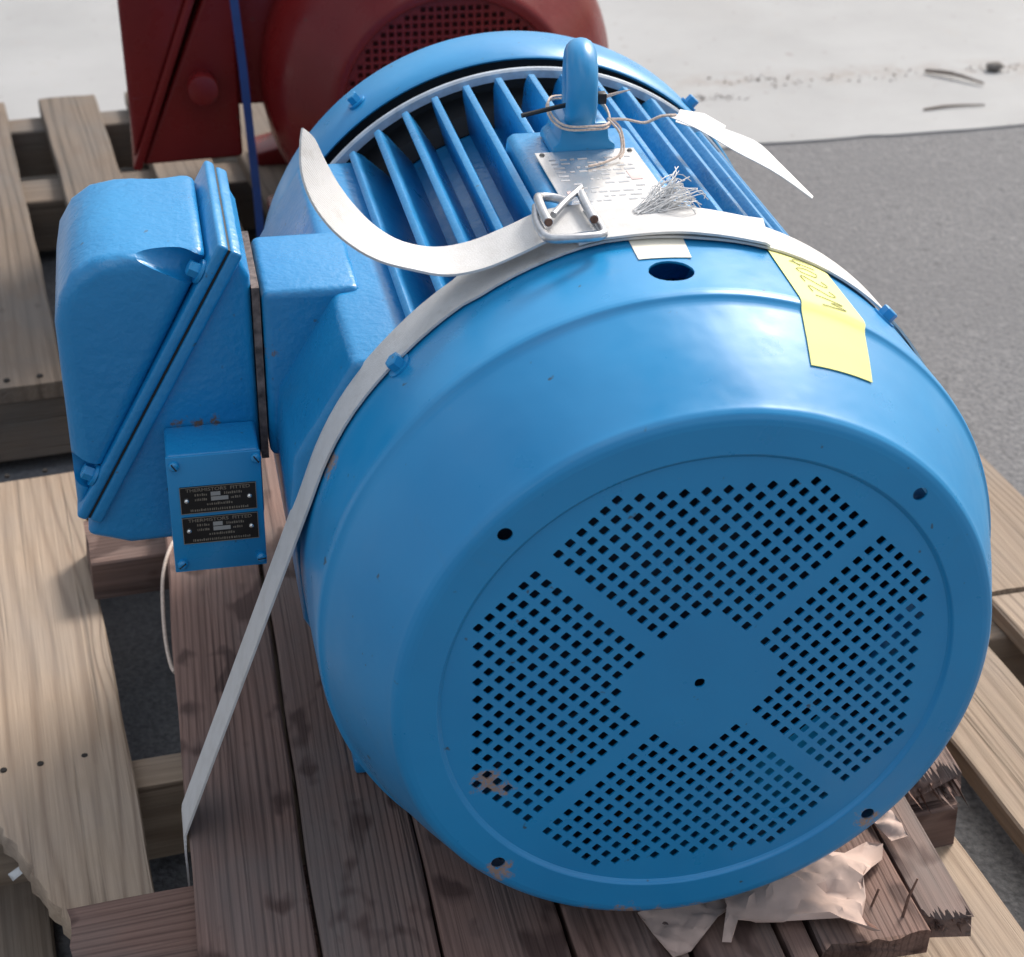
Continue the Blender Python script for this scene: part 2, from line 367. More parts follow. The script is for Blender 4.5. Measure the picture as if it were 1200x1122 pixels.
# ------------------------------------------------------------------ timber
def board(name, mat, parent, x0, x1, y0, y1, ztop, thick, frame=((0, 0), 0.0), jag=(0.0015, 0.0015), left=None, nx=7, warp=0.0012, strips=None):
    """a board with its length along its own Y; frame = (origin, angle) of the set it belongs to"""
    (ox, oy), a = frame; rnd = random.Random(int(abs(x0 * 7919 + y0 * 104729 + ztop * 331) * 1000))
    w = x1 - x0; L = y1 - y0; ny = max(6, int(L / (0.035 if left is None else 0.008))); c = 0.0022
    ss = [0, 0, c / w] + [k / (nx - 1) for k in range(1, nx - 1)] + [1 - c / w, 1, 1]
    zz = [-thick, -c, 0] + [0] * (nx - 2) + [0, -c, -thick]
    n = len(ss); je = [[rnd.uniform(-j, j) for _ in range(n)] for j in jag]
    ph = [rnd.uniform(0, 6) for _ in range(4)]
    vs = []; fs = []
    for j in range(ny + 1):
        y = y0 + L * j / ny
        for k in range(n):
            s = ss[k]; xl = x0 if left is None else left(y); x = xl + (x1 - xl) * s
            e = 0.0010 * math.sin(9 * y + ph[0]) + 0.0006 * math.sin(31 * y + ph[1])
            if k < 3 or k >= n - 3: x += e * (1 if k < 3 else -1)
            z = zz[k] + warp * (math.sin(3.1 * y + ph[2]) + 0.5 * math.sin(5 * s + ph[3])) * (1 if zz[k] > -c * 1.5 else 0)
            yy = y
            if j == 0: yy += je[0][k]
            if j == ny: yy += je[1][k]
            vs.append((x, yy, z))
    for j in range(ny):
        for k in range(n):
            k2 = (k + 1) % n; fs.append((j * n + k, j * n + k2, (j + 1) * n + k2, (j + 1) * n + k))
    fs += [tuple(range(n)), tuple(ny * n + k for k in range(n - 1, -1, -1))]
    xm, ym = (x0 + x1) / 2, (y0 + y1) / 2
    mb = MB(); mb.add([(x - xm, y - ym, z + thick) for x, y, z in vs], fs)
    me = mb.mesh(name, angle=40); me.materials.append(M[mat])
    o = bpy.data.objects.new(name, me); COL.objects.link(o); o.rotation_euler.z = a
    place(o, (ox + xm * math.cos(a) - ym * math.sin(a), oy + xm * math.sin(a) + ym * math.cos(a), ztop - thick + Z0), parent)
    return o
def beam(name, mat, parent, x0, x1, y0, y1, ztop, thick, frame, **kw):
    """a timber with its length along the frame's X: a board turned a quarter"""
    (ox, oy), a = frame
    return board(name, mat, parent, y0, y1, -x1, -x0, ztop, thick, ((ox, oy), a + math.pi / 2), **kw)

# near pallet: pale boards along its Y, stringers across
NP = ((0.0, 0.3), 0.0896); ZP = -0.33
pal = empty('pallet', (0, 0.3, -0.46), 'pale timber pallet under the brown skid, with a broken edge board', 'pallet')
def l1_left(y):
    if y < 0.13: return -0.545 + (0.13 - y) * 0.36 + 0.0018 * math.sin(211 * y) + 0.0016 * math.sin(437 * y) + 0.0014 * math.sin(733 * y)
    return -0.548
board('board', 'beige', pal, -0.548, -0.400, -0.42, 0.66, ZP, 0.020, NP, left=l1_left)
for x0, x1 in ((-0.325, -0.205), (-0.150, -0.030), (0.020, 0.135)):
    board('board', 'beige', pal, x0, x1, -0.45, 0.66, ZP, 0.020, NP)
board('board', 'beige', pal, 0.172, 0.293, -0.62, 0.66, ZP, 0.020, NP)
board('board', 'beige', pal, 0.3555, 0.467, -0.60, 0.66, ZP - 0.001, 0.020, NP)
board('board', 'beige', pal, 0.511, 0.657, -0.60, 0.148, ZP, 0.020, NP)
board('board', 'beige', pal, 0.512, 0.655, 0.151, 0.66, ZP + 0.001, 0.020, NP)
for y0, y1, mt in ((0.106, 0.148, 'beige'), (0.60, 0.642, 'beige'), (-0.40, -0.358, 'beige')):
    beam('stringer', mt, pal, -0.60, 0.66, y0, y1, ZP - 0.021, 0.088, NP)
for x0, x1 in ((-0.60, -0.49), (0.10, 0.20), (0.545, 0.655)):
    board('bottom_board', 'oldbeige', pal, x0, x1, -0.45, 0.66, ZP - 0.110, 0.018, NP)
def nailhead(x, y, z, r=0.0032, parent=None):
    mb = MB(); mb.tube([(x, y, z - 0.002), (x, y, z + 0.0006)], r, 8); return mb.build('nail', 'nailhole', parent)
for x, y in ((-0.524, 0.394), (-0.491, 0.397), (-0.451, 0.401), (-0.538, 0.925), (-0.495, 0.930)): nailhead(x, y, ZP + 0.0012, parent=pal)

# back pallet under the red motor
BP = ((-0.5, 1.15), 0.105)
bpal = empty('pallet', (0, 1.7, -0.46), 'grey weathered pallet under the dark red motor', 'pallet')
for x0, x1 in ((-0.22, 0.028), (0.088, 0.185), (0.238, 0.335), (0.385, 0.485), (0.53, 0.63), (0.68, 0.78)):
    board('board', 'oldbeige', bpal, x0, x1, 0.0, 1.075, ZP, 0.022, BP)
for y0, y1 in ((0.004, 0.094), (0.66, 0.75), (0.985, 1.05)):
    beam('stringer', 'oldbeige', bpal, -0.26, 0.80, y0, y1, ZP - 0.023, 0.085, BP)
for x0, x1 in ((-0.22, -0.10), (0.24, 0.36), (0.66, 0.78)):
    board('bottom_board', 'oldbeige', bpal, x0, x1, 0.0, 1.07, ZP - 0.111, 0.017, BP)
for x, y in ((-0.546, 1.165), (-0.505, 1.170)): nailhead(x, y, ZP + 0.0012, 0.004, bpal)

# brown skid: planks nailed over crossbeams
ZD = -0.256; PT = 0.025; SK = ((0, 0), 0.0)
skid = empty('wooden_skid', (-0.03, 0.35, ZP), 'dark brown plank skid the blue motor stands on', 'skid')
for k, (x0, x1, y0, y1) in enumerate(((-0.361, -0.2705, -0.30, 0.93), (-0.2665, -0.1785, -0.28, 0.95), (-0.1745, -0.0815, -0.31, 0.94), (-0.0765, 0.0095, -0.25, 0.93),
                                      (0.0135, 0.0815, -0.26, 0.95), (0.085, 0.1080, -0.24, 0.94))):
    board('plank', 'brown', skid, x0, x1, y0, y1, ZD - 0.0006 * (k % 3), PT, SK, jag=(0.003, 0.003), nx=9, warp=0.0008)
board('plank', 'brown', skid, 0.1110, 0.2020, -0.020, 0.94, ZD, PT, SK, jag=(0.004, 0.003), nx=11)
board('plank', 'brown', skid, 0.2035, 0.2450, 0.000, 0.93, ZD - 0.001, PT, SK, jag=(0.008, 0.004), nx=34, warp=0.002)
board('plank', 'brown', skid, 0.2480, 0.3050, 0.160, 0.92, ZD, PT, SK, jag=(0.014, 0.004), nx=44, warp=0.002)
CF = ((0, 0.113), 0.0896)
beam('crossbeam', 'brown', skid, -0.455, 0.302, 0.0, 0.088, ZD - PT - 0.002, 0.047, CF, jag=(0.002, 0.002))
beam('crossbeam', 'brown', skid, -0.388, 0.32, 0.578, 0.666, ZD - PT - 0.002, 0.047, CF, jag=(0.002, 0.002))
sp = random.Random(3)
for k in range(34):                       # splinters on the two broken plank ends
    x = sp.uniform(0.250, 0.303) if k < 22 else sp.uniform(0.206, 0.243)
    y = 0.165 if k < 22 else 0.004; l = sp.uniform(0.018, 0.05) if k < 22 else sp.uniform(0.008, 0.02)
    z = ZD - sp.uniform(0.001, 0.016); w = sp.uniform(0.0008, 0.0022)
    mb = MB(); dx = sp.uniform(-0.004, 0.004); dz = sp.uniform(-0.004, 0.002)
    mb.add([(x - w, y + .02, z), (x + w, y + .02, z), (x + w, y + .02, z - .004), (x - w, y + .02, z - .004), (x - w * .7, y - l * .6, z), (x + w * .6, y - l * .55, z), (x + w * .4, y - l * .55, z - .003), (x + dx, y - l, z - .001 + dz)],
           [(0, 1, 2, 3), (0, 1, 5, 4), (1, 2, 6, 5), (2, 3, 7, 6), (3, 0, 4, 7), (4, 5, 6, 7)])
    mb.build('splinter', 'brown', skid)
mb = MB(); mb.tube([(0.184, -0.002, ZD - 0.004), (0.190, 0.004, ZD + 0.016), (0.197, 0.008, ZD + 0.031)], [0.0013, 0.0013, 0.0008], 6); mb.build('bent_nail', 'rust', skid)
mb = MB(); mb.tube([(0.164, 0.014, ZD - 0.003), (0.172, 0.020, ZD + 0.013)], 0.001, 6); mb.build('bent_nail', 'rust', skid)

# ------------------------------------------------------------------ blue motor
mot = empty('electric_motor', (0, 0.33, ZD), 'big blue finned electric motor with perforated round fan cover on brown planks', 'motor')
PROF = [(0.2070, 0.0), (0.2110, 0.0006), (0.2143, 0.0024), (0.2165, 0.0052), (0.2180, 0.0090), (0.2245, 0.0230), (0.2330, 0.0420), (0.2410, 0.0610), (0.2475, 0.0780), (0.2515, 0.0885), (0.2530, 0.0905), (0.2552, 0.0925), (0.2562, 0.0955), (0.2566, 0.100)]
def cover_r(y):
    pr = PROF + [(0.2575, 0.21)]
    for (r0, y0), (r1, y1) in zip(pr, pr[1:]):
        if y <= y1: return r0 + (r1 - r0) * max(0, (y - y0)) / (y1 - y0)
    return 0.2575
TH = 0.0016
# shoulder
fine = []
for (a, b) in zip(PROF, PROF[1:]):
    for k in range(3): fine.append((a[0] + (b[0] - a[0]) * k / 3, a[1] + (b[1] - a[1]) * k / 3))
fine.append(PROF[-1])
mb = MB(); mb.lathe(fine + [(r - TH, y + (TH if r < 0.222 else 0)) for r, y in reversed(fine)], 220, closed=True)
cov = mb.build('fan_cover', 'blue', mot, angle=50)
# rear band with the oval inspection hole, unrolled (s, y)
RB = 0.2570
Lh = math.pi * RB
n = 220
loops = [[(-Lh + 2 * Lh * i / n, 0.1) for i in range(n)] + [(Lh, 0.1), (Lh, 0.147)] + [(Lh - 2 * Lh * i / n, 0.195) for i in range(n)] + [(-Lh, 0.195), (-Lh, 0.147)],
         circle2(-0.002, 0.128, 0.0158, 40)]
ext = [(-Lh + 2 * Lh * (i + 0.5) / n, y) for i in range(n) for y in (0.111, 0.1285, 0.147, 0.165, 0.182) if math.hypot(-Lh + 2 * Lh * (i + 0.5) / n + 0.002, y - 0.128) > 0.018]
v2, f2 = sheet2d(loops, lambda s, y: math.hypot(s + 0.002, y - 0.128) < 0.0155, ext)
def wrap(off): return lambda s, y: pol(cover_r(y) - off, math.degrees(s / RB), y)
thick_sheet(v2, f2, wrap(0), wrap(TH)).build('rear_band', 'blue', cov, angle=60)
# front plate: flat ring with four bolt holes
bolts = [(0.1414 * sx, 0.1414 * sz) for sx in (-1, 1) for sz in (-1, 1)]
v2, f2 = sheet2d([circle2(0, 0, 0.2070, 220), circle2(0, 0, 0.1862, 180)] + [circle2(x, z, 0.0052, 16) for x, z in bolts],
                 lambda x, z: math.hypot(x, z) < 0.186 or any(math.hypot(x - a, z - b) < 0.005 for a, b in bolts))
thick_sheet(v2, f2, lambda x, z: (x, 0.0, z), lambda x, z: (x, TH, z)).build('front_rim', 'blue', cov, angle=40)
mb = MB(); mb.lathe([(0.1862, 0.0), (0.1852, 0.0003), (0.1845, 0.0014), (0.1836, 0.0028), (0.1825, 0.0030), (0.1825, 0.0046), (0.1862, 0.0016)], 200, closed=True)
mb.build('pressed_step', 'blue', cov, angle=80)
# grille: square holes standing on their corners, four sectors between plain spokes
PIT, HS = 0.01060, 0.00305
q2 = math.sqrt(0.5); cells = set()
for i in range(-15, 16):
    for j in range(-15, 16):
        if i and j and abs(i) + abs(j) <= 21 and i * i + j * j >= 26: cells.add((i, j))
def hole_loop(i, j):
    lp = []
    for du, dv in ((-HS, -HS + 0.0008), (-HS + 0.0008, -HS), (HS - 0.0008, -HS), (HS, -HS + 0.0008), (HS, HS - 0.0008), (HS - 0.0008, HS), (-HS + 0.0008, HS), (-HS, HS - 0.0008)):
        u = i * PIT + du; v = j * PIT + dv; lp.append(((u - v) * q2, (u + v) * q2))
    return lp
def in_cell(x, z):
    if math.hypot(x, z) < 0.0036: return True
    u = (x + z) * q2; v = (z - x) * q2; i = round(u / PIT); j = round(v / PIT)
    return (i, j) in cells and abs(u - i * PIT) < HS and abs(v - j * PIT) < HS and abs(u - i * PIT) + abs(v - j * PIT) < 2 * HS - 0.0008
v2, f2 = sheet2d([circle2(0, 0, 0.1825, 180), circle2(0, 0, 0.0040, 16)] + [hole_loop(i, j) for i, j in sorted(cells)], in_cell)
thick_sheet(v2, f2, lambda x, z: (x, 0.0030, z), lambda x, z: (x, 0.0046, z)).build('grille', 'blue', cov, angle=40)
def hexbolt(p, d, r, h, name, parent, mat='blue', washer=True):
    p = Vector(p); d = Vector(d).normalized(); mb = MB()
    if washer: mb.tube([p, p + d * h * 0.25], r * 1.5, 16)
    mb.tube([p + d * h * 0.22, p + d * h, p + d * h * 1.08], [r, r, r * 0.8], 6)
    return mb.build(name, mat, parent, angle=25)
for a in (-45.5, 43.0, 137, -137):
    y = 0.166; hexbolt(pol(cover_r(y) - 0.001, a, y), pol(1, a, 0), 0.0065, 0.009, 'cover_screw', cov)
# fan inside; its dark colour and added backplate keep the grille holes dark
mb = MB(); mb.lathe([(0.03, 0.030), (0.05, 0.034), (0.14, 0.105), (0.20, 0.115), (0.20, 0.118), (0.14, 0.110), (0.045, 0.045), (0.03, 0.045)], 64, closed=True)
mb.tube([(0, 0.028, 0), (0, 0.16, 0)], 0.032, 24)
for k in range(9):
    a = k * 40
    u = [pol(0.06, a, 0.042), pol(0.19, a, 0.030), pol(0.20, a + 2, 0.118), pol(0.06, a, 0.05)]; w = pol(0.002, a + 90, 0)
    mb.add([p + w for p in u] + [p - w for p in u], [(0, 1, 2, 3), (7, 6, 5, 4), (0, 4, 5, 1), (1, 5, 6, 2), (2, 6, 7, 3), (3, 7, 4, 0)])
mb.build('fan', 'fan', mot)
# frame with cooling fins
mb = MB(); mb.lathe([(0.02, 0.125), (0.185, 0.125), (0.192, 0.135), (0.192, 0.598), (0.02, 0.598)], 128, closed=True)
frame = mb.build('frame', 'bluecast', mot)
def fin(a, y0, y1, r1=0.2415, r0=0.188):
    mb = MB(); prof = [(y0, r0), (y0, r1 - 0.006), (y0 + 0.006, r1), (y1 - 0.010, r1), (y1, r1 - 0.012), (y1, r0)]
    er = Vector((math.sin(math.radians(a)), 0, math.cos(math.radians(a)))); et = Vector((math.cos(math.radians(a)), 0, -math.sin(math.radians(a))))
    vs = []
    for sgn in (-1, 1):
        for y, r in prof: vs.append(er * r + et * sgn * (0.0074 - 0.0043 * (r - r0) / (r1 - r0)) + Vector((0, y, 0)))
    n = len(prof)
    mb.add(vs, [tuple(range(n)), tuple(range(2 * n - 1, n - 1, -1))] + [(i, i + n, (i + 1) % n + n, (i + 1) % n) for i in range(n)])
    return mb.build('fin', 'bluecast', frame, bevel=(0.0014, 2))
for k in range(-21, 22):
    a = k * 7.15
    if -118 < a < -43.5: continue                # the terminal box seat
    if abs(k) <= 1: fin(a, 0.440, 0.5945)
    else: fin(a, 0.160, 0.5945)
# bearing-end rim and shield
mb = MB(); mb.lathe([(0.2345, 0.5935), (0.2415, 0.5935), (0.2432, 0.5955), (0.2432, 0.5995), (0.2415, 0.6010), (0.2345, 0.6010)], 180, closed=True); mb.build('frame_lip', 'lip', frame)
mb = MB(); mb.lathe([(0.05, 0.600), (0.205, 0.601), (0.205, 0.650), (0.2425, 0.650), (0.2425, 0.622), (0.2445, 0.6200), (0.2462, 0.6220), (0.2475, 0.660), (0.2465, 0.692), (0.2440, 0.702), (0.2380, 0.708), (0.2000, 0.712), (0.09, 0.735), (0.05, 0.735)], 200, closed=True)
shield = mb.build('end_shield', 'blue', mot, angle=40)
mb = MB(); mb.lathe([(0.1925, 0.5905), (0.1935, 0.5905), (0.2065, 0.6020), (0.2065, 0.6485), (0.2418, 0.6485), (0.2418, 0.6240), (0.2424, 0.6240), (0.2424, 0.6495), (0.2052, 0.6495), (0.2052, 0.6025)], 160, closed=True)
mb.build('air_slot_lining', 'dark', shield)  # near-black lining; the deep slot's shade is put into its colour
for a in (-37, 44, 150, -150): hexbolt(pol(0.2475, a, 0.655), pol(1, a, 0), 0.006, 0.009, 'shield_bolt', shield)
mb = MB(); mb.tube([(0, 0.70, 0), (0, 0.79, 0), (0, 0.795, 0)], [0.042, 0.042, 0.039], 32); mb.build('shaft', 'steel', mot)
# feet
for sx in (-1, 1):
    for y0, y1 in ((0.245, 0.300), (0.50, 0.57)):
        mb = MB(); mb.prism([(sx * 0.130, -0.256), (sx * 0.216, -0.256), (sx * 0.216, -0.242), (sx * 0.198, -0.238), (sx * 0.185, -0.19), (sx * 0.150, -0.12), (sx * 0.12, -0.15)], y0, y1)
        mb.build('foot', 'bluecast', mot, bevel=(0.003, 2))
        mb = MB()
# nameplate seat and plate
mb = MB(); mb.prism([(-0.056, 0.198), (0.056, 0.198), (0.052, 0.2385), (0.047, 0.2420), (-0.047, 0.2420), (-0.052, 0.2385)], 0.235, 0.440)
seat = mb.build('nameplate_seat', 'bluecast', frame, bevel=(0.002, 2))
mb = MB(); mb.box(-0.041, 0.041, 0.262, 0.384, 0.2445, 0.2455); npl = mb.build('nameplate', 'alu', mot, bevel=(0.0004, 1))
for x in (-0.036, 0.036):
    for y in (0.268, 0.378):
        mb = MB(); mb.tube([(x, y, 0.2455), (x, y, 0.2468)], [0.0024, 0.0016], 10); mb.build('rivet', 'stone', npl)
rl = random.Random(11); mb = MB(); mr = MB()
for r in range(11):
    y = 0.366 - r * 0.0085; xx = -0.033
    while xx < 0.031:
        l = rl.uniform(0.002, 0.009)
        if rl.random() < 0.72: mb.box(xx, min(xx + l, 0.033), y - 0.0013, y + 0.0013, 0.2455, 0.2457)
        xx += l + rl.uniform(0.0012, 0.004)
mb.build('print', 'platetext', npl, kind='stuff')
for (a, b, c, d) in ((0.022, 0.031, 0.318, 0.336), (-0.034, -0.026, 0.292, 0.301)):
    MB().box(a, b, c, d, 0.2455, 0.24585).build('red_mark', 'platered', npl)
# lifting eye
mb = MB(); mb.prism([(-0.0270, 0.2425), (0.0270, 0.2425), (0.0255, 0.2495), (0.0205, 0.2530), (0.0185, 0.2680), (-0.0185, 0.2680), (-0.0205, 0.2530), (-0.0255, 0.2495)], 0.384, 0.430)
eye = mb.build('lifting_eye', 'blue', mot, bevel=(0.002, 2))
mb = MB(); n1, n2 = 48, 18; vs = []
for i in range(n1):
    a = 2 * math.pi * i / n1
    for j in range(n2):
        b = 2 * math.pi * j / n2; rr = 0.0272 + 0.0115 * math.cos(b)
        lx, ly = 0.0126 * math.sin(b), rr * math.sin(a); vs.append((lx * 0.985 + ly * 0.172, 0.407 - lx * 0.172 + ly * 0.985, 0.2900 + rr * math.cos(a)))
mb.add(vs, [(i * n2 + j, i * n2 + (j + 1) % n2, ((i + 1) % n1) * n2 + (j + 1) % n2, ((i + 1) % n1) * n2 + j) for i in range(n1) for j in range(n2)])
mb.build('eye_ring', 'blue', eye)
# seat of the terminal box: a cast pad along the frame with a square neck
mb = MB(); mb.prism([(-0.150, 0.166), (-0.182, 0.166), (-0.211, 0.164), (-0.257, 0.088), (-0.262, 0.045), (-0.256, -0.060), (-0.222, -0.125), (-0.15, -0.150)], 0.205, 0.592)
pad = mb.build('box_seat', 'bluecast', mot, bevel=(0.006, 4), angle=50)
MB().box(-0.2672, -0.190, 0.322, 0.434, 0.022, 0.169).build('neck', 'bluecast', pad, bevel=(0.007, 4), angle=50)

# terminal box: lid and base meet on a sloping flange
tb = MB(); tb.prism([(-0.297, 0.203), (-0.283, 0.198), (-0.2745, 0.180), (-0.2745, -0.040), (-0.300, -0.050), (-0.385, -0.052), (-0.420, -0.040)], 0.328, 0.492)
tbox = tb.build('terminal_box', 'bluecast', mot, bevel=(0.006, 3), angle=50)
mb = MB(); mb.prism([(-0.424, -0.026), (-0.424, 0.150), (-0.419, 0.172), (-0.408, 0.190), (-0.392, 0.201), (-0.372, 0.2045), (-0.303, 0.2045)], 0.326, 0.494)
lid = mb.build('lid', 'bluecast', tbox, bevel=(0.013, 5), angle=60)
nvec = Vector((-0.872, 0, 0.489)); dvec = Vector((-0.489, 0, -0.872)); tops = Vector((-0.290, 0, 0.204))
cutters = []
for s0, yy in ((0.026, 0.331), (0.222, 0.331), (0.026, 0.489)):
    base = tops + dvec * s0 + nvec * 0.010 + Vector((0, yy, 0))
    c = MB(); c.tube([base, base + nvec * 0.02, base + nvec * 0.050 + Vector((0, -0.004 if yy < 0.4 else 0.004, 0))], [0.0125, 0.0120, 0.0105], 28)
    cutters.append(c.build('cutter', 'bluecast'))
cut(lid, cutters)
def strip(o0, o1, y0, y1, ext0=0.004, ext1=-0.002):
    A = tops - dvec * ext0; Bp = tops + dvec * (0.262 + ext1)
    q = [A + nvec * o0, A + nvec * o1, Bp + nvec * o1, Bp + nvec * o0]
    return MB().prism([(p.x, p.z) for p in q], y0, y1)
strip(0.0008, 0.0098, 0.3215, 0.4985).build('lid_flange', 'bluecast', tbox, bevel=(0.003, 3))
strip(-0.0115, -0.0008, 0.3222, 0.4978, 0.003, -0.003).build('base_flange', 'bluecast', tbox, bevel=(0.003, 3))
strip(-0.0009, 0.0009, 0.3235, 0.4965, 0.002, -0.005).build('flange_gasket', 'dark', tbox)
for s0, yy in ((0.026, 0.331), (0.222, 0.331), (0.026, 0.489)):
    p = tops + dvec * s0 + nvec * 0.010 + Vector((0, yy, 0)); hexbolt(p, nvec, 0.0065, 0.010, 'lid_bolt', tbox)
MB().box(-0.2742, -0.2683, 0.326, 0.436, 0.020, 0.172).build('gasket', 'gasket', tbox)
for y in (0.37, 0.45):
    mb = MB(); mb.tube([(-0.345, y, -0.046), (-0.345, y, -0.062)], 0.022, 20); mb.build('cable_boss', 'bluecast', tbox, bevel=(0.002, 2))

# thermistor box on the front of the terminal box
YT = 0.277
mb = MB(); mb.prism([(-0.3505, -0.050), (-0.2785, -0.050), (-0.2785, 0.056), (-0.3505, 0.056)], YT + 0.003, 0.3275)
th = mb.build('thermistor_box', 'bluecast', mot, bevel=(0.003, 3))
MB().box(-0.3510, -0.2780, YT, YT + 0.0026, -0.0505, 0.0565).build('front_plate', 'blue', th, bevel=(0.001, 2))
for x, z in ((-0.345, 0.049), (-0.2815, 0.0505), (-0.345, -0.0425), (-0.2820, -0.0425)):
    mb = MB(); mb.tube([(x, YT, z), (x, YT - 0.0022, z), (x, YT - 0.0036, z)], [0.0042, 0.0040, 0.0022], 16); sc = mb.build('screw', 'blue', th)
    a = random.uniform(0, 3.1); dx, dz = math.cos(a) * 0.0034, math.sin(a) * 0.0034; nx_, nz_ = -math.sin(a) * 0.0005, math.cos(a) * 0.0005
    mb = MB(); mb.add([(x + s * dx + t * nx_, y, z + s * dz + t * nz_) for y in (YT - 0.0038, YT - 0.003) for s, t in ((-1, -1), (1, -1), (1, 1), (-1, 1))],
                      [(0, 1, 2, 3), (7, 6, 5, 4), (0, 4, 5, 1), (1, 5, 6, 2), (2, 6, 7, 3), (3, 7, 4, 0)]); mb.build('screw_slot', 'dark', th)
def text_mb(body, x, y, z, size, width):
    cu = bpy.data.curves.new('t', 'FONT'); cu.body = body; cu.size = 1.0; cu.align_x = 'CENTER'; cu.align_y = 'CENTER'; cu.offset = 0.012
    o = bpy.data.objects.new('t', cu); COL.objects.link(o); bpy.context.view_layer.update()
    me = o.to_mesh(); xs = [v.co.x for v in me.vertices]; k = width / (max(xs) - min(xs))
    mb = MB(); mb.add([(x + v.co.x * k, y, z + v.co.y * size) for v in me.vertices], [tuple(p.vertices) for p in me.polygons])
    o.to_mesh_clear(); bpy.data.objects.remove(o); return mb
for zc in (0.0168, -0.0112):
    mb = MB(); mb.box(-0.3425, -0.2830, YT - 0.0010, YT, zc - 0.0122, zc + 0.0122); mb.build('rating_plate', 'plate', th)
    mb = MB()
    for a, b, c, d in ((-0.3425, -0.2830, 0.0117, 0.0122), (-0.3425, -0.2830, -0.0122, -0.0117), (-0.3425, -0.3420, -0.0116, 0.0116), (-0.2835, -0.2830, -0.0116, 0.0116)):
        mb.box(a, b, YT - 0.0013, YT - 0.0010, zc + c, zc + d)
    mb.build('plate_border', 'brass', th)
    text_mb('THERMISTORS  FITTED', -0.3127, YT - 0.0013, zc + 0.0092, 0.0042, 0.0500).build('lettering', 'brass', th)
    rl = random.Random(5); mb = MB()
    for dz, segs in ((0.0048, ((-0.331, -0.3215), (-0.3080, -0.2945))), (0.0004, ((-0.331, -0.3210), (-0.3030, -0.2955))), (-0.0042, ((-0.3220, -0.3030),)), (-0.0092, ((-0.335, -0.2900),))):
        for a, b in segs:
            xx = a
            while xx < b:
                l = rl.uniform(0.0006, 0.0012); mb.box(xx, xx + l, YT - 0.00125, YT - 0.0010, zc + dz - 0.0011, zc + dz + 0.0011 * rl.uniform(0.3, 1)); xx += l + rl.uniform(0.0004, 0.0010)
    mb.build('small_lettering', 'brass', th, kind='stuff')
    for a, b, dz in ((-0.3185, -0.3110, 0.0048), (-0.3185, -0.3050, 0.0004)):
        mb = MB(); mb.box(a, b, YT - 0.00125, YT - 0.0010, zc + dz - 0.0018, zc + dz + 0.0018); mb.build('stamped_field', 'stamp', th)
    for x in (-0.3375, -0.2885):
        mb = MB(); mb.tube([(x, YT - 0.001, zc), (x, YT - 0.0022, zc), (x, YT - 0.0030, zc)], [0.0021, 0.0018, 0.0008], 12); mb.build('rivet', 'rivet', th)

# ------------------------------------------------------------------ strap over the motor
ST = 0.0018
strap = empty('lashing_strap', (-0.36, 0.21, ZD), 'white webbing strap lashed over the blue motor down to the planks', 'strap')
def interp(tab, a):
    for (a0, v0), (a1, v1) in zip(tab, tab[1:]):
        if a <= a1: return v0 + (v1 - v0) * (a - a0) / (a1 - a0)
    return tab[-1][1]
ytab = [(-72, 0.187), (-58, 0.189), (-45, 0.188), (-30, 0.193), (-9, 0.203), (8, 0.197), (23, 0.200), (40, 0.200), (100, 0.205)]
pts = []; wd = []
N = 26
Pd = Vector((-0.3630, 0.213, -0.2545)); Pt = pol(0.2600, -71, 0.187)
pts += [Vector((-0.3640, 0.216, -0.330)), Vector((-0.3640, 0.215, -0.290)), Vector((-0.3640, 0.2135, -0.266))]; wd += [(0, 0.022, 0), (0, 0.024, 0), (0, 0.026, 0)]
for i in range(N):
    t = i / N; pts.append(Pd.lerp(Pt, t)); wd.append((0.000, 0.0200, 0.0))
a = -71.0
while a <= 118:
    y = interp(ytab, a); pts.append(pol(0.2600, a, y)); wd.append((0, 0.0195 if a < -30 else 0.0225, 0)); a += 3
pts.append(Vector((0.255, 0.205, -0.252))); wd.append((0, 0.0245, 0))
MB().ribbon(pts, wd, ST, 4).build('band', 'strap', strap, angle=60)
pts = [pol(0.2640 + 0.0006 * math.sin(a * 0.3), a, interp(ytab, a) - 0.001) for a in range(-12, 21, 2)]
wd = [(0.0006 * (a), 0.0262 - 0.006 * max(0, (a - 12) / 8) ** 2, 0) if False else (0, 0.0240, 0.0) for a in range(-12, 21, 2)]
wd[-1] = (0.005, 0.0235, 0.0)
MB().ribbon(pts, wd, ST, 4).build('overlap', 'strap', strap, angle=60)
# loose tail curling up to the left
tail = [(-0.040, 0.203, 0.2665), (-0.070, 0.202, 0.2640), (-0.096, 0.201, 0.2540), (-0.122, 0.200, 0.2450), (-0.148, 0.200, 0.2420), (-0.172, 0.200, 0.2480), (-0.192, 0.200, 0.2580), (-0.208, 0.202, 0.2710), (-0.221, 0.205, 0.2860), (-0.231, 0.210, 0.3030), (-0.237, 0.216, 0.3200), (-0.240, 0.222, 0.3330)]
wds = [(0, .0235, 0)] * 6 + [(0.002, .0240, 0.002), (0.004, .0240, 0.004), (0.006, .0235, 0.005), (0.007, .020, 0.006), (0.006, .014, 0.006), (0.001, .003, 0.003)]
def smooth(ps, k=4):
    ps = [Vector(p) for p in ps]; out = []
    for i in range(len(ps) - 1):
        p0, p1, p2, p3 = ps[max(i - 1, 0)], ps[i], ps[i + 1], ps[min(i + 2, len(ps) - 1)]
        for j in range(k):
            t = j / k; out.append(0.5 * ((2 * p1) + (p2 - p0) * t + (2 * p0 - 5 * p1 + 4 * p2 - p3) * t * t + (3 * p1 - p0 - 3 * p2 + p3) * t ** 3))
    return out + [ps[-1]]
MB().ribbon(smooth(tail), smooth(wds), ST, 4).build('loose_tail', 'strap', strap, angle=60)
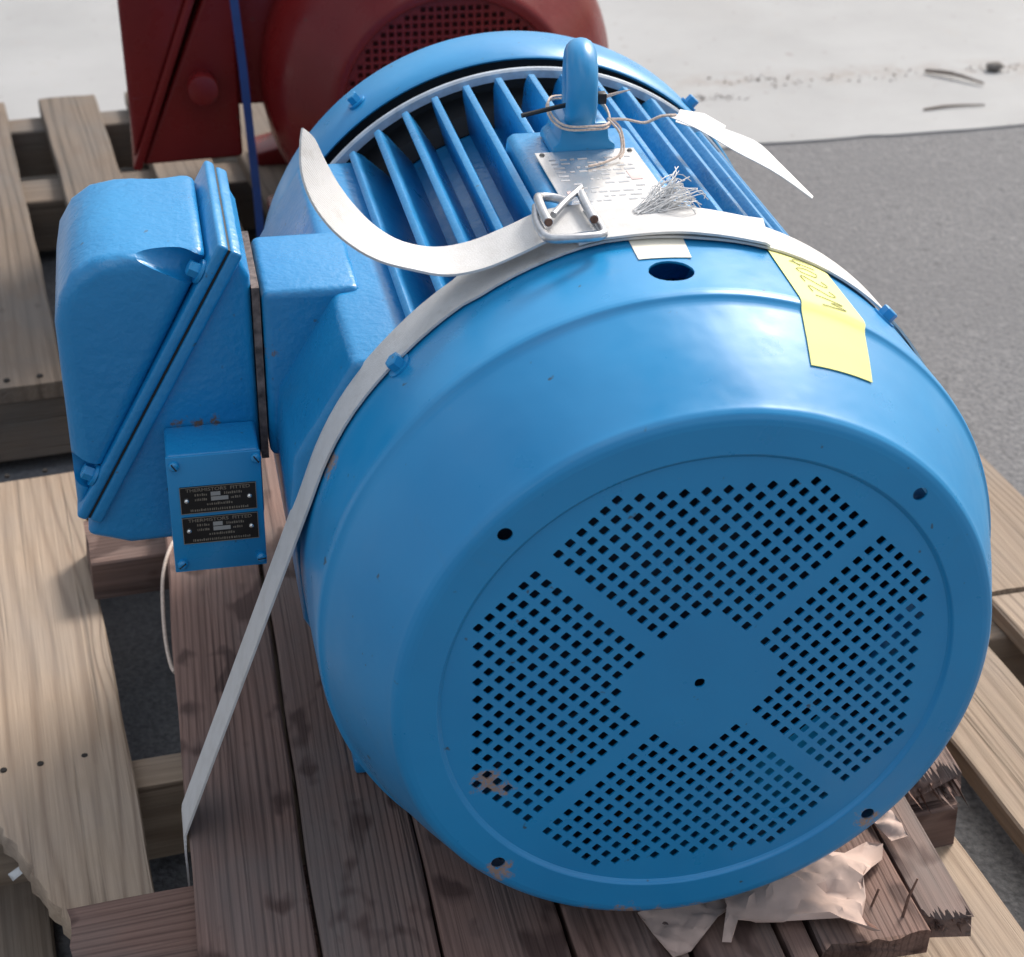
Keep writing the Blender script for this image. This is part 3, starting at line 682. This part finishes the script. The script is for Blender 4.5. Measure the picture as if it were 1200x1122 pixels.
# wire buckle
WR = 0.0034
mb = MB()
for pts in ([(-0.0755, 0.184, 0.2735), (-0.0755, 0.205, 0.2745), (-0.074, 0.224, 0.2745), (-0.070, 0.232, 0.2720), (-0.060, 0.234, 0.2700), (-0.050, 0.226, 0.2690)],
            [(-0.0430, 0.184, 0.2735), (-0.0430, 0.205, 0.2745), (-0.042, 0.228, 0.2745), (-0.041, 0.240, 0.2700)],
            [(-0.0760, 0.220, 0.2700), (-0.0800, 0.200, 0.2680), (-0.0805, 0.178, 0.2680), (-0.077, 0.169, 0.2680), (-0.066, 0.166, 0.2685), (-0.052, 0.166, 0.2685), (-0.0415, 0.169, 0.2680), (-0.0385, 0.178, 0.2680), (-0.0390, 0.215, 0.2680)],
            [(-0.0690, 0.197, 0.2730), (-0.0560, 0.214, 0.2755), (-0.0400, 0.236, 0.2755)]):
    mb.tube(smooth(pts, 5), WR if len(pts) > 3 else WR * 0.75, 12)
mb.build('buckle', 'steel', strap, angle=40)
for x in (-0.0755, -0.0430):
    mb = MB(); mb.tube([(x, 0.1836, 0.2735), (x, 0.1830, 0.2735)], WR * 0.86, 12); mb.build('cut_wire_end', 'rust', strap)
fr = random.Random(21); mb = MB()
for k in range(90):
    b = Vector((0.005 + fr.uniform(-.012, .012), 0.212 + fr.uniform(-.006, .008), 0.2655))
    up = fr.random() < 0.55
    e = (Vector((0.034, 0.236, 0.274)) if up else Vector((0.040, 0.222, 0.267))) + Vector((fr.gauss(0, .006), fr.gauss(0, .007), fr.gauss(0, .005)))
    g = lambda a: Vector((fr.gauss(0, a), fr.gauss(0, a), abs(fr.gauss(0, a))))
    mb.tube(smooth([b, b.lerp(e, 0.35) + g(.002), b.lerp(e, 0.7) + g(.0035), e - Vector((0, 0, fr.uniform(0, .006)))], 3), 0.00040, 4, False)
mb.build('frayed_fibres', 'tag', strap, kind='stuff')

# ------------------------------------------------------------------ notes, tag, tie
def patch(theta_y, nt, ny, off, th=0.0004):
    """a quadrilateral of (angle, y) corners laid on the fan cover: near-left, near-right, far-right, far-left"""
    a, b, c, d = theta_y; mb = MB(); vs = []; vb = []
    for j in range(ny + 1):
        v = j / ny
        for i in range(nt + 1):
            u = i / nt
            t = (a[0] * (1 - u) + b[0] * u) * (1 - v) + (d[0] * (1 - u) + c[0] * u) * v
            y = (a[1] * (1 - u) + b[1] * u) * (1 - v) + (d[1] * (1 - u) + c[1] * u) * v
            vs.append(pol(cover_r(y) + off + th, t, y)); vb.append(pol(cover_r(y) + off, t, y))
    n = len(vs); w = nt + 1; fs = []
    for j in range(ny):
        for i in range(nt): k = j * w + i; fs += [(k, k + 1, k + w + 1, k + w), (k + n, k + w + n, k + w + 1 + n, k + 1 + n)]
    for i in range(nt): fs += [(i, i + n, i + 1 + n, i + 1), (ny * w + i, ny * w + i + 1, ny * w + i + 1 + n, ny * w + i + n)]
    for j in range(ny): k = j * w; fs += [(k, k + w, k + w + n, k + n), (k + nt, k + nt + n, k + w + nt + n, k + w + nt)]
    return mb.add(vs + vb, fs)
note = tag(patch(((17.6, 0.042), (29.8, 0.045), (30.6, 0.183), (19.3, 0.190)), 10, 40, 0.0008).build('paper_note', 'yellow', angle=60),
           'yellow paper note with faint handwriting stuck to the blue fan cover', 'note')
def stroke(ps, r=0.00055):
    out = []
    for (t, y) in smooth([(p[0], p[1], 0) for p in ps], 4) if len(ps) > 2 else [(*p, 0) for p in ps]: out.append((t, y))
    return out
mb = MB()
glyphs = [[(27.0, 0.175), (23.0, 0.171), (23.8, 0.163)], [(26.8, 0.166), (22.0, 0.166)],
          [(26.4, 0.156), (24.4, 0.159), (22.4, 0.155), (23.0, 0.149), (25.4, 0.149), (26.4, 0.156)],
          [(26.0, 0.143), (26.8, 0.138), (25.2, 0.134), (22.2, 0.142), (22.0, 0.132)],
          [(26.0, 0.127), (26.8, 0.122), (25.2, 0.118), (22.2, 0.126), (22.0, 0.116)],
          [(22.0, 0.110), (26.6, 0.107), (24.2, 0.103), (26.6, 0.099), (22.0, 0.096)]]
for g in glyphs:
    ps = [Vector((a, b, 0)) for a, b in g]; ps = smooth(ps, 9) if len(ps) > 2 else [ps[0].lerp(ps[1], k / 9) for k in range(10)]
    mb.tube([pol(cover_r(p.y) + 0.00175, p.x, p.y) for p in ps], 0.00034, 5)
mb.build('handwriting', 'ink', note)
tag(patch(((-4.3, 0.149), (3.9, 0.146), (4.8, 0.185), (-4.0, 0.185)), 8, 4, 0.0005).build('paper_sticker', 'sticker', angle=60),
    'small blank cream sticker half under the white strap', 'sticker')
pt = empty('paper_tag', (0.11, 0.37, 0.245), 'creased white paper tag tied to the lifting eye with twine', 'tag')
L_ = [(0.074, 0.398, 0.2640), (0.100, 0.372, 0.2560), (0.122, 0.344, 0.2490), (0.144, 0.318, 0.2390), (0.166, 0.304, 0.2270)]
R_ = [(0.084, 0.404, 0.2640), (0.112, 0.394, 0.2560), (0.139, 0.376, 0.2500), (0.150, 0.346, 0.2410), (0.168, 0.307, 0.2275)]
L_, R_ = smooth(L_, 3), smooth(R_, 3)
cs = []; ws = []
for i, (l, r) in enumerate(zip(L_, R_)): cs.append((l + r) / 2 + Vector((0, 0, 0.0012 * math.sin(i * 0.9)))); ws.append((r - l) / 2)
MB().ribbon(cs, ws, 0.0006, 4).build('tag', 'tag', pt, angle=30)
MB().ribbon([(0.086, 0.415, 0.2585), (0.110, 0.420, 0.2500), (0.128, 0.417, 0.2420)], [(0.006, 0.014, 0), (0.006, 0.016, 0.001), (0.005, 0.012, 0)], 0.0006, 3).build('folded_flap', 'tag', pt, angle=30)
mb = MB()
ring = [(0.0235 * math.cos(a_), 0.407 + 0.0420 * math.sin(a_), 0.2705 + 0.002 * math.sin(3 * a_)) for a_ in [2 * math.pi * k / 28 for k in range(29)]]
mb.tube(ring, 0.0010, 6); mb.tube([(p[0] * 1.04, p[1] + .001, p[2] - 0.003) for p in ring], 0.0010, 6)
mb.tube(smooth([(0.018, 0.385, 0.270), (0.034, 0.388, 0.268), (0.052, 0.394, 0.262), (0.066, 0.396, 0.266), (0.080, 0.401, 0.2645)]), 0.0013, 6)
mb.tube(smooth([(0.019, 0.384, 0.270), (0.026, 0.374, 0.262), (0.024, 0.362, 0.2500), (0.010, 0.352, 0.2475), (-0.006, 0.345, 0.2475)]), 0.0010, 6)
mb.tube(smooth([(0.020, 0.386, 0.271), (0.028, 0.380, 0.264), (0.028, 0.366, 0.2520), (0.022, 0.356, 0.2480)]), 0.0009, 6)
mb.build('twine', 'twine', pt)
ct = empty('cable_tie', (0, 0.4, 0.27), 'black cut cable tie pushed through the blue lifting eye', 'cable tie')
mb = MB(); mb.tube([(-0.049, 0.398, 0.2720), (-0.020, 0.402, 0.2760), (0.0, 0.405, 0.2780), (0.016, 0.405, 0.2810)], 0.0020, 8); mb.build('tie_strip', 'black', ct)
mb = MB(); mb.box(0.0145, 0.0215, 0.401, 0.409, 0.2765, 0.2855); mb.build('tie_head', 'black', ct, bevel=(0.001, 2))
mb = MB(); mb.tube([(0.021, 0.405, 0.2815), (0.030, 0.405, 0.2840), (0.041, 0.403, 0.2870)], [0.0016, 0.0012, 0.0005], 6); mb.build('tie_tail', 'twine', ct)

# ------------------------------------------------------------------ torn paper under the cover, scraps, cord
def crumple(name, poly, zf, label, seed, mat='paper', amp=0.004, thick=0.0005, n=11):
    rr = random.Random(seed); loops = [[Vector((x, y)) for x, y in poly]]
    xs = [p[0] for p in poly]; ys = [p[1] for p in poly]
    ext = [(rr.uniform(min(xs), max(xs)), rr.uniform(min(ys), max(ys))) for _ in range(n * 40)]
    v, e, f, *_ = delaunay_2d_cdt([Vector(p) for p in poly] + [Vector(p) for p in ext], [(i, (i + 1) % len(poly)) for i in range(len(poly))], [], 1, 1e-7)
    zs = [zf(p.x, p.y) + 0.7 * amp * (1 + math.sin(p.x * 95 + p.y * 60 + seed) + 0.6 * math.sin(p.y * 170 - p.x * 40)) + 0.0011 * math.sin(p.x * 330 + 2 * math.sin(p.y * 150)) + 0.0009 * math.sin(p.y * 410 + p.x * 190) + abs(rr.gauss(0, amp * 0.06)) for p in v]
    mb = thick_sheet([(i, 0) for i in range(len(v))], [tuple(t) for t in f], lambda i, _: (v[int(i)].x, v[int(i)].y, zs[int(i)] + thick), lambda i, _: (v[int(i)].x, v[int(i)].y, zs[int(i)]))
    return tag(mb.build(name, mat, angle=42), label, 'paper', None)
flat = lambda x, y: ZD + 0.002
crumple('torn_paper', [(-0.020, 0.040), (-0.014, 0.016), (-0.006, -0.012), (0.010, -0.006), (0.024, 0.006), (0.040, 0.022), (0.062, 0.036), (0.030, 0.060)], flat, 'small torn paper scrap under the bottom of the blue fan cover', 4, amp=0.0025)
crumple('torn_paper', [(0.052, 0.060), (0.048, 0.026), (0.036, -0.002), (0.042, -0.006), (0.052, 0.010), (0.090, 0.004), (0.130, -0.006), (0.158, -0.020), (0.150, -0.002), (0.160, 0.016), (0.164, 0.034), (0.176, 0.046), (0.190, 0.056), (0.198, 0.074), (0.186, 0.080), (0.160, 0.064), (0.120, 0.070), (0.080, 0.075)],
        lambda x, y: ZD + 0.003 + max(0, 0.012 * math.sin((x - 0.04) * 22)) * (0.6 if y < 0.03 else 1.0), 'large crumpled sheet of torn paper sticking out under the blue fan cover', 9, amp=0.0045, n=16)
crumple('torn_paper', [(0.196, 0.115), (0.206, 0.076), (0.219, 0.073), (0.220, 0.090), (0.216, 0.112), (0.205, 0.125)], lambda x, y: ZD + 0.003 + (x - 0.196) * 0.25, 'narrow pale paper strip beside the split plank', 13, amp=0.002)
crumple('torn_paper', [(-0.525, 0.318), (-0.520, 0.306), (-0.508, 0.310), (-0.492, 0.298), (-0.486, 0.309), (-0.505, 0.318)], lambda x, y: -0.385 + (x + 0.52) * 0.5, 'tiny white paper shred by the broken pallet board', 17, mat='tag', amp=0.004)
mb = MB(); mb.tube(smooth([(-0.352, 0.640, -0.2545), (-0.360, 0.615, -0.2560), (-0.3665, 0.590, -0.266), (-0.3690, 0.560, -0.281), (-0.3690, 0.525, -0.296), (-0.3660, 0.490, -0.300), (-0.3625, 0.465, -0.292)], 6), 0.0019, 8)
tag(mb.build('loose_cord', 'twine'), 'thin pale cord hanging over the skid plank edge below the black rating plates', 'cord')

# ------------------------------------------------------------------ red motor behind
RX, RY, RZ = 0.066, 1.33, -0.062
rm = empty('electric_motor', (RX, RY + 0.3, ZP), 'dark red electric motor with mesh fan cover on the grey pallet', 'motor')
rp = [(0.150, 0.004), (0.152, 0.0), (0.160, -0.001), (0.166, 0.002), (0.170, 0.010), (0.215, 0.055), (0.238, 0.095), (0.246, 0.130), (0.247, 0.24), (0.245, 0.24), (0.244, 0.13), (0.235, 0.097), (0.212, 0.058), (0.166, 0.012), (0.150, 0.008)]
mb = MB(); mb.lathe([(r, RY + y) for r, y in rp], 140, (RX, RZ), closed=True); rc = mb.build('fan_cover', 'red', rm, angle=40)
rcells = {}
P2, H2 = 0.0105, 0.0034
for i in range(-15, 16):
    for j in range(-15, 16):
        if math.hypot(i * P2, j * P2) < 0.143: rcells[(i, j)] = 1
def rin(x, z): i, j = round(x / P2), round(z / P2); return (i, j) in rcells and abs(x - i * P2) < H2 and abs(z - j * P2) < H2
v2, f2 = sheet2d([circle2(0, 0, 0.151, 120)] + [[(i * P2 + a * H2, j * P2 + b * H2) for a, b in ((-1, -1), (1, -1), (1, 1), (-1, 1))] for i, j in sorted(rcells)], rin)
thick_sheet(v2, f2, lambda x, z: (RX + x, RY + 0.006, RZ + z), lambda x, z: (RX + x, RY + 0.008, RZ + z)).build('grille', 'red', rc, angle=40)
mb = MB(); mb.lathe([(0.02, RY + 0.12), (0.20, RY + 0.12), (0.212, RY + 0.24), (0.212, RY + 0.62), (0.19, RY + 0.66), (0.02, RY + 0.66)], 96, (RX, RZ), closed=True); rf = mb.build('frame', 'red', rm)
for k in range(-14, 15):
    a = k * 9.0
    if -115 < a < -65: continue
    mb = MB(); er = pol(1, a, 0); et = pol(1, a + 90, 0); c0 = Vector((RX, 0, RZ)); vs = []
    for s_ in (-1, 1):
        for y, r in ((RY + 0.245, 0.205), (RY + 0.245, 0.242), (RY + 0.6, 0.242), (RY + 0.6, 0.205)): vs.append(c0 + er * r + et * s_ * (0.003 if r > .22 else .005) + Vector((0, y, 0)))
    mb.add(vs, [(0, 1, 2, 3), (7, 6, 5, 4), (0, 4, 5, 1), (1, 5, 6, 2), (2, 6, 7, 3), (3, 7, 4, 0)]); mb.build('fin', 'red', rf)
for sx in (-1, 1):
    for y0, y1 in ((0.26, 0.34), (0.52, 0.60)):
        mb = MB(); mb.prism([(RX + sx * 0.12, ZP), (RX + sx * 0.235, ZP), (RX + sx * 0.235, ZP + 0.022), (RX + sx * 0.20, ZP + 0.03), (RX + sx * 0.18, ZP + 0.11), (RX + sx * 0.13, ZP + 0.10)], RY + y0, RY + y1)
        mb.build('foot', 'red', rm, bevel=(0.003, 2))
# its terminal box: right-hand wedge base, left-hand wedge lid
YB = 1.47
mb = MB(); mb.prism([(-0.215, 0.150), (-0.212, -0.165), (-0.352, -0.170)], YB, YB + 0.22); rb = mb.build('terminal_box', 'red', rm, bevel=(0.006, 3))
mb = MB(); mb.prism([(-0.235, 0.162), (-0.355, 0.160), (-0.366, 0.145), (-0.362, -0.162)], YB - 0.004, YB + 0.224); mb.build('lid', 'red', rb, bevel=(0.008, 3))
mb = MB(); mb.prism([(-0.224, 0.165), (-0.236, 0.165), (-0.366, -0.172), (-0.354, -0.176)], YB - 0.007, YB + 0.227); mb.build('flange', 'red', rb, bevel=(0.003, 2))
mb = MB(); mb.tube([(-0.262, YB - 0.034, -0.055), (-0.262, YB + 0.01, -0.058)], 0.021, 20); mb.build('plug', 'red', rb, bevel=(0.003, 2))
mb = MB(); mb.box(-0.216, -0.13, YB + 0.03, YB + 0.19, -0.10, 0.12); mb.build('box_seat', 'red', rm, bevel=(0.006, 3))
bb = MB().ribbon([(-0.196, 1.415, -0.327), (-0.199, 1.418, -0.20), (-0.208, 1.42, -0.02), (-0.216, 1.425, 0.10), (-0.200, 1.44, 0.20), (-0.12, 1.45, 0.215), (0.02, 1.45, 0.2), (0.12, 1.45, 0.19)], [(0.0055, 0.002, 0)] * 5 + [(0, 0.008, 0)] * 3, 0.0012, 2).build('steel_band', 'bluewrap', angle=60)
tag(bb, 'narrow blue strapping band running down beside the dark red motor', 'strap')

# ------------------------------------------------------------------ debris on the concrete
ZC = -0.456
def twig(ps, r, label):
    mb = MB(); q = smooth(ps, 4); mb.tube(q, [r * (1 - 0.75 * abs(i / (len(q) - 1) - 0.35)) for i in range(len(q))], 6); return tag(mb.build('twig', 'twig'), label, 'twig')
twig([(1.285, 2.480, ZC + .006), (1.33, 2.44, ZC + .010), (1.375, 2.385, ZC + .006)], 0.0050, 'thicker dark twig lying on the pale concrete near a stone')
twig([(1.190, 2.262, ZC + .003), (1.25, 2.272, ZC + .004), (1.325, 2.270, ZC + .003)], 0.003, 'thin straight twig lying on pale concrete close to the asphalt edge')
mb = MB(); bm = bmesh.new(); bmesh.ops.create_icosphere(bm, subdivisions=2, radius=1.0)
rr = random.Random(2)
vs = [(1.440 + v.co.x * 0.022 * rr.uniform(.8, 1.1), 2.475 + v.co.y * 0.016 * rr.uniform(.8, 1.1), ZC + 0.010 + v.co.z * 0.010 * rr.uniform(.8, 1.1)) for v in bm.verts]
fs = [tuple(v.index for v in f.verts) for f in bm.faces]; bm.free()
mb.add(vs, fs); tag(mb.build('stone', 'stone', angle=80), 'small dark stone on the pale concrete beside a twig', 'stone')
rr = random.Random(8); mb = MB()
for k in range(190):                        # crumbs and dead leaf bits along the swept line
    u = rr.random()
    if u < 0.25: x, y = rr.gauss(0.80, .05), rr.gauss(2.40, .012)
    elif u < 0.5: x, y = rr.gauss(0.90, .05), 2.49 + rr.gauss(0, .012)
    else: x = rr.uniform(0.92, 1.6); y = 2.47 + 0.03 * (x - 1.2) + rr.gauss(0, .016) * (0.6 + abs(math.sin(9 * x)))
    s = rr.uniform(0.0015, 0.0045); a_ = rr.uniform(0, 6); z = ZC + 0.001
    p = [(x + s * math.cos(a_ + t) * rr.uniform(.5, 1.2), y + s * math.sin(a_ + t) * rr.uniform(.5, 1.2), z) for t in (0, 2.1, 4.2)]
    mb.add(p + [(x, y, z + s * rr.uniform(.4, .9))], [(0, 1, 3), (1, 2, 3), (2, 0, 3), (2, 1, 0)])
o = mb.build('dirt_crumbs', 'twig', kind='stuff'); tag(o, 'line of dirt crumbs and leaf bits on the concrete', 'dirt')
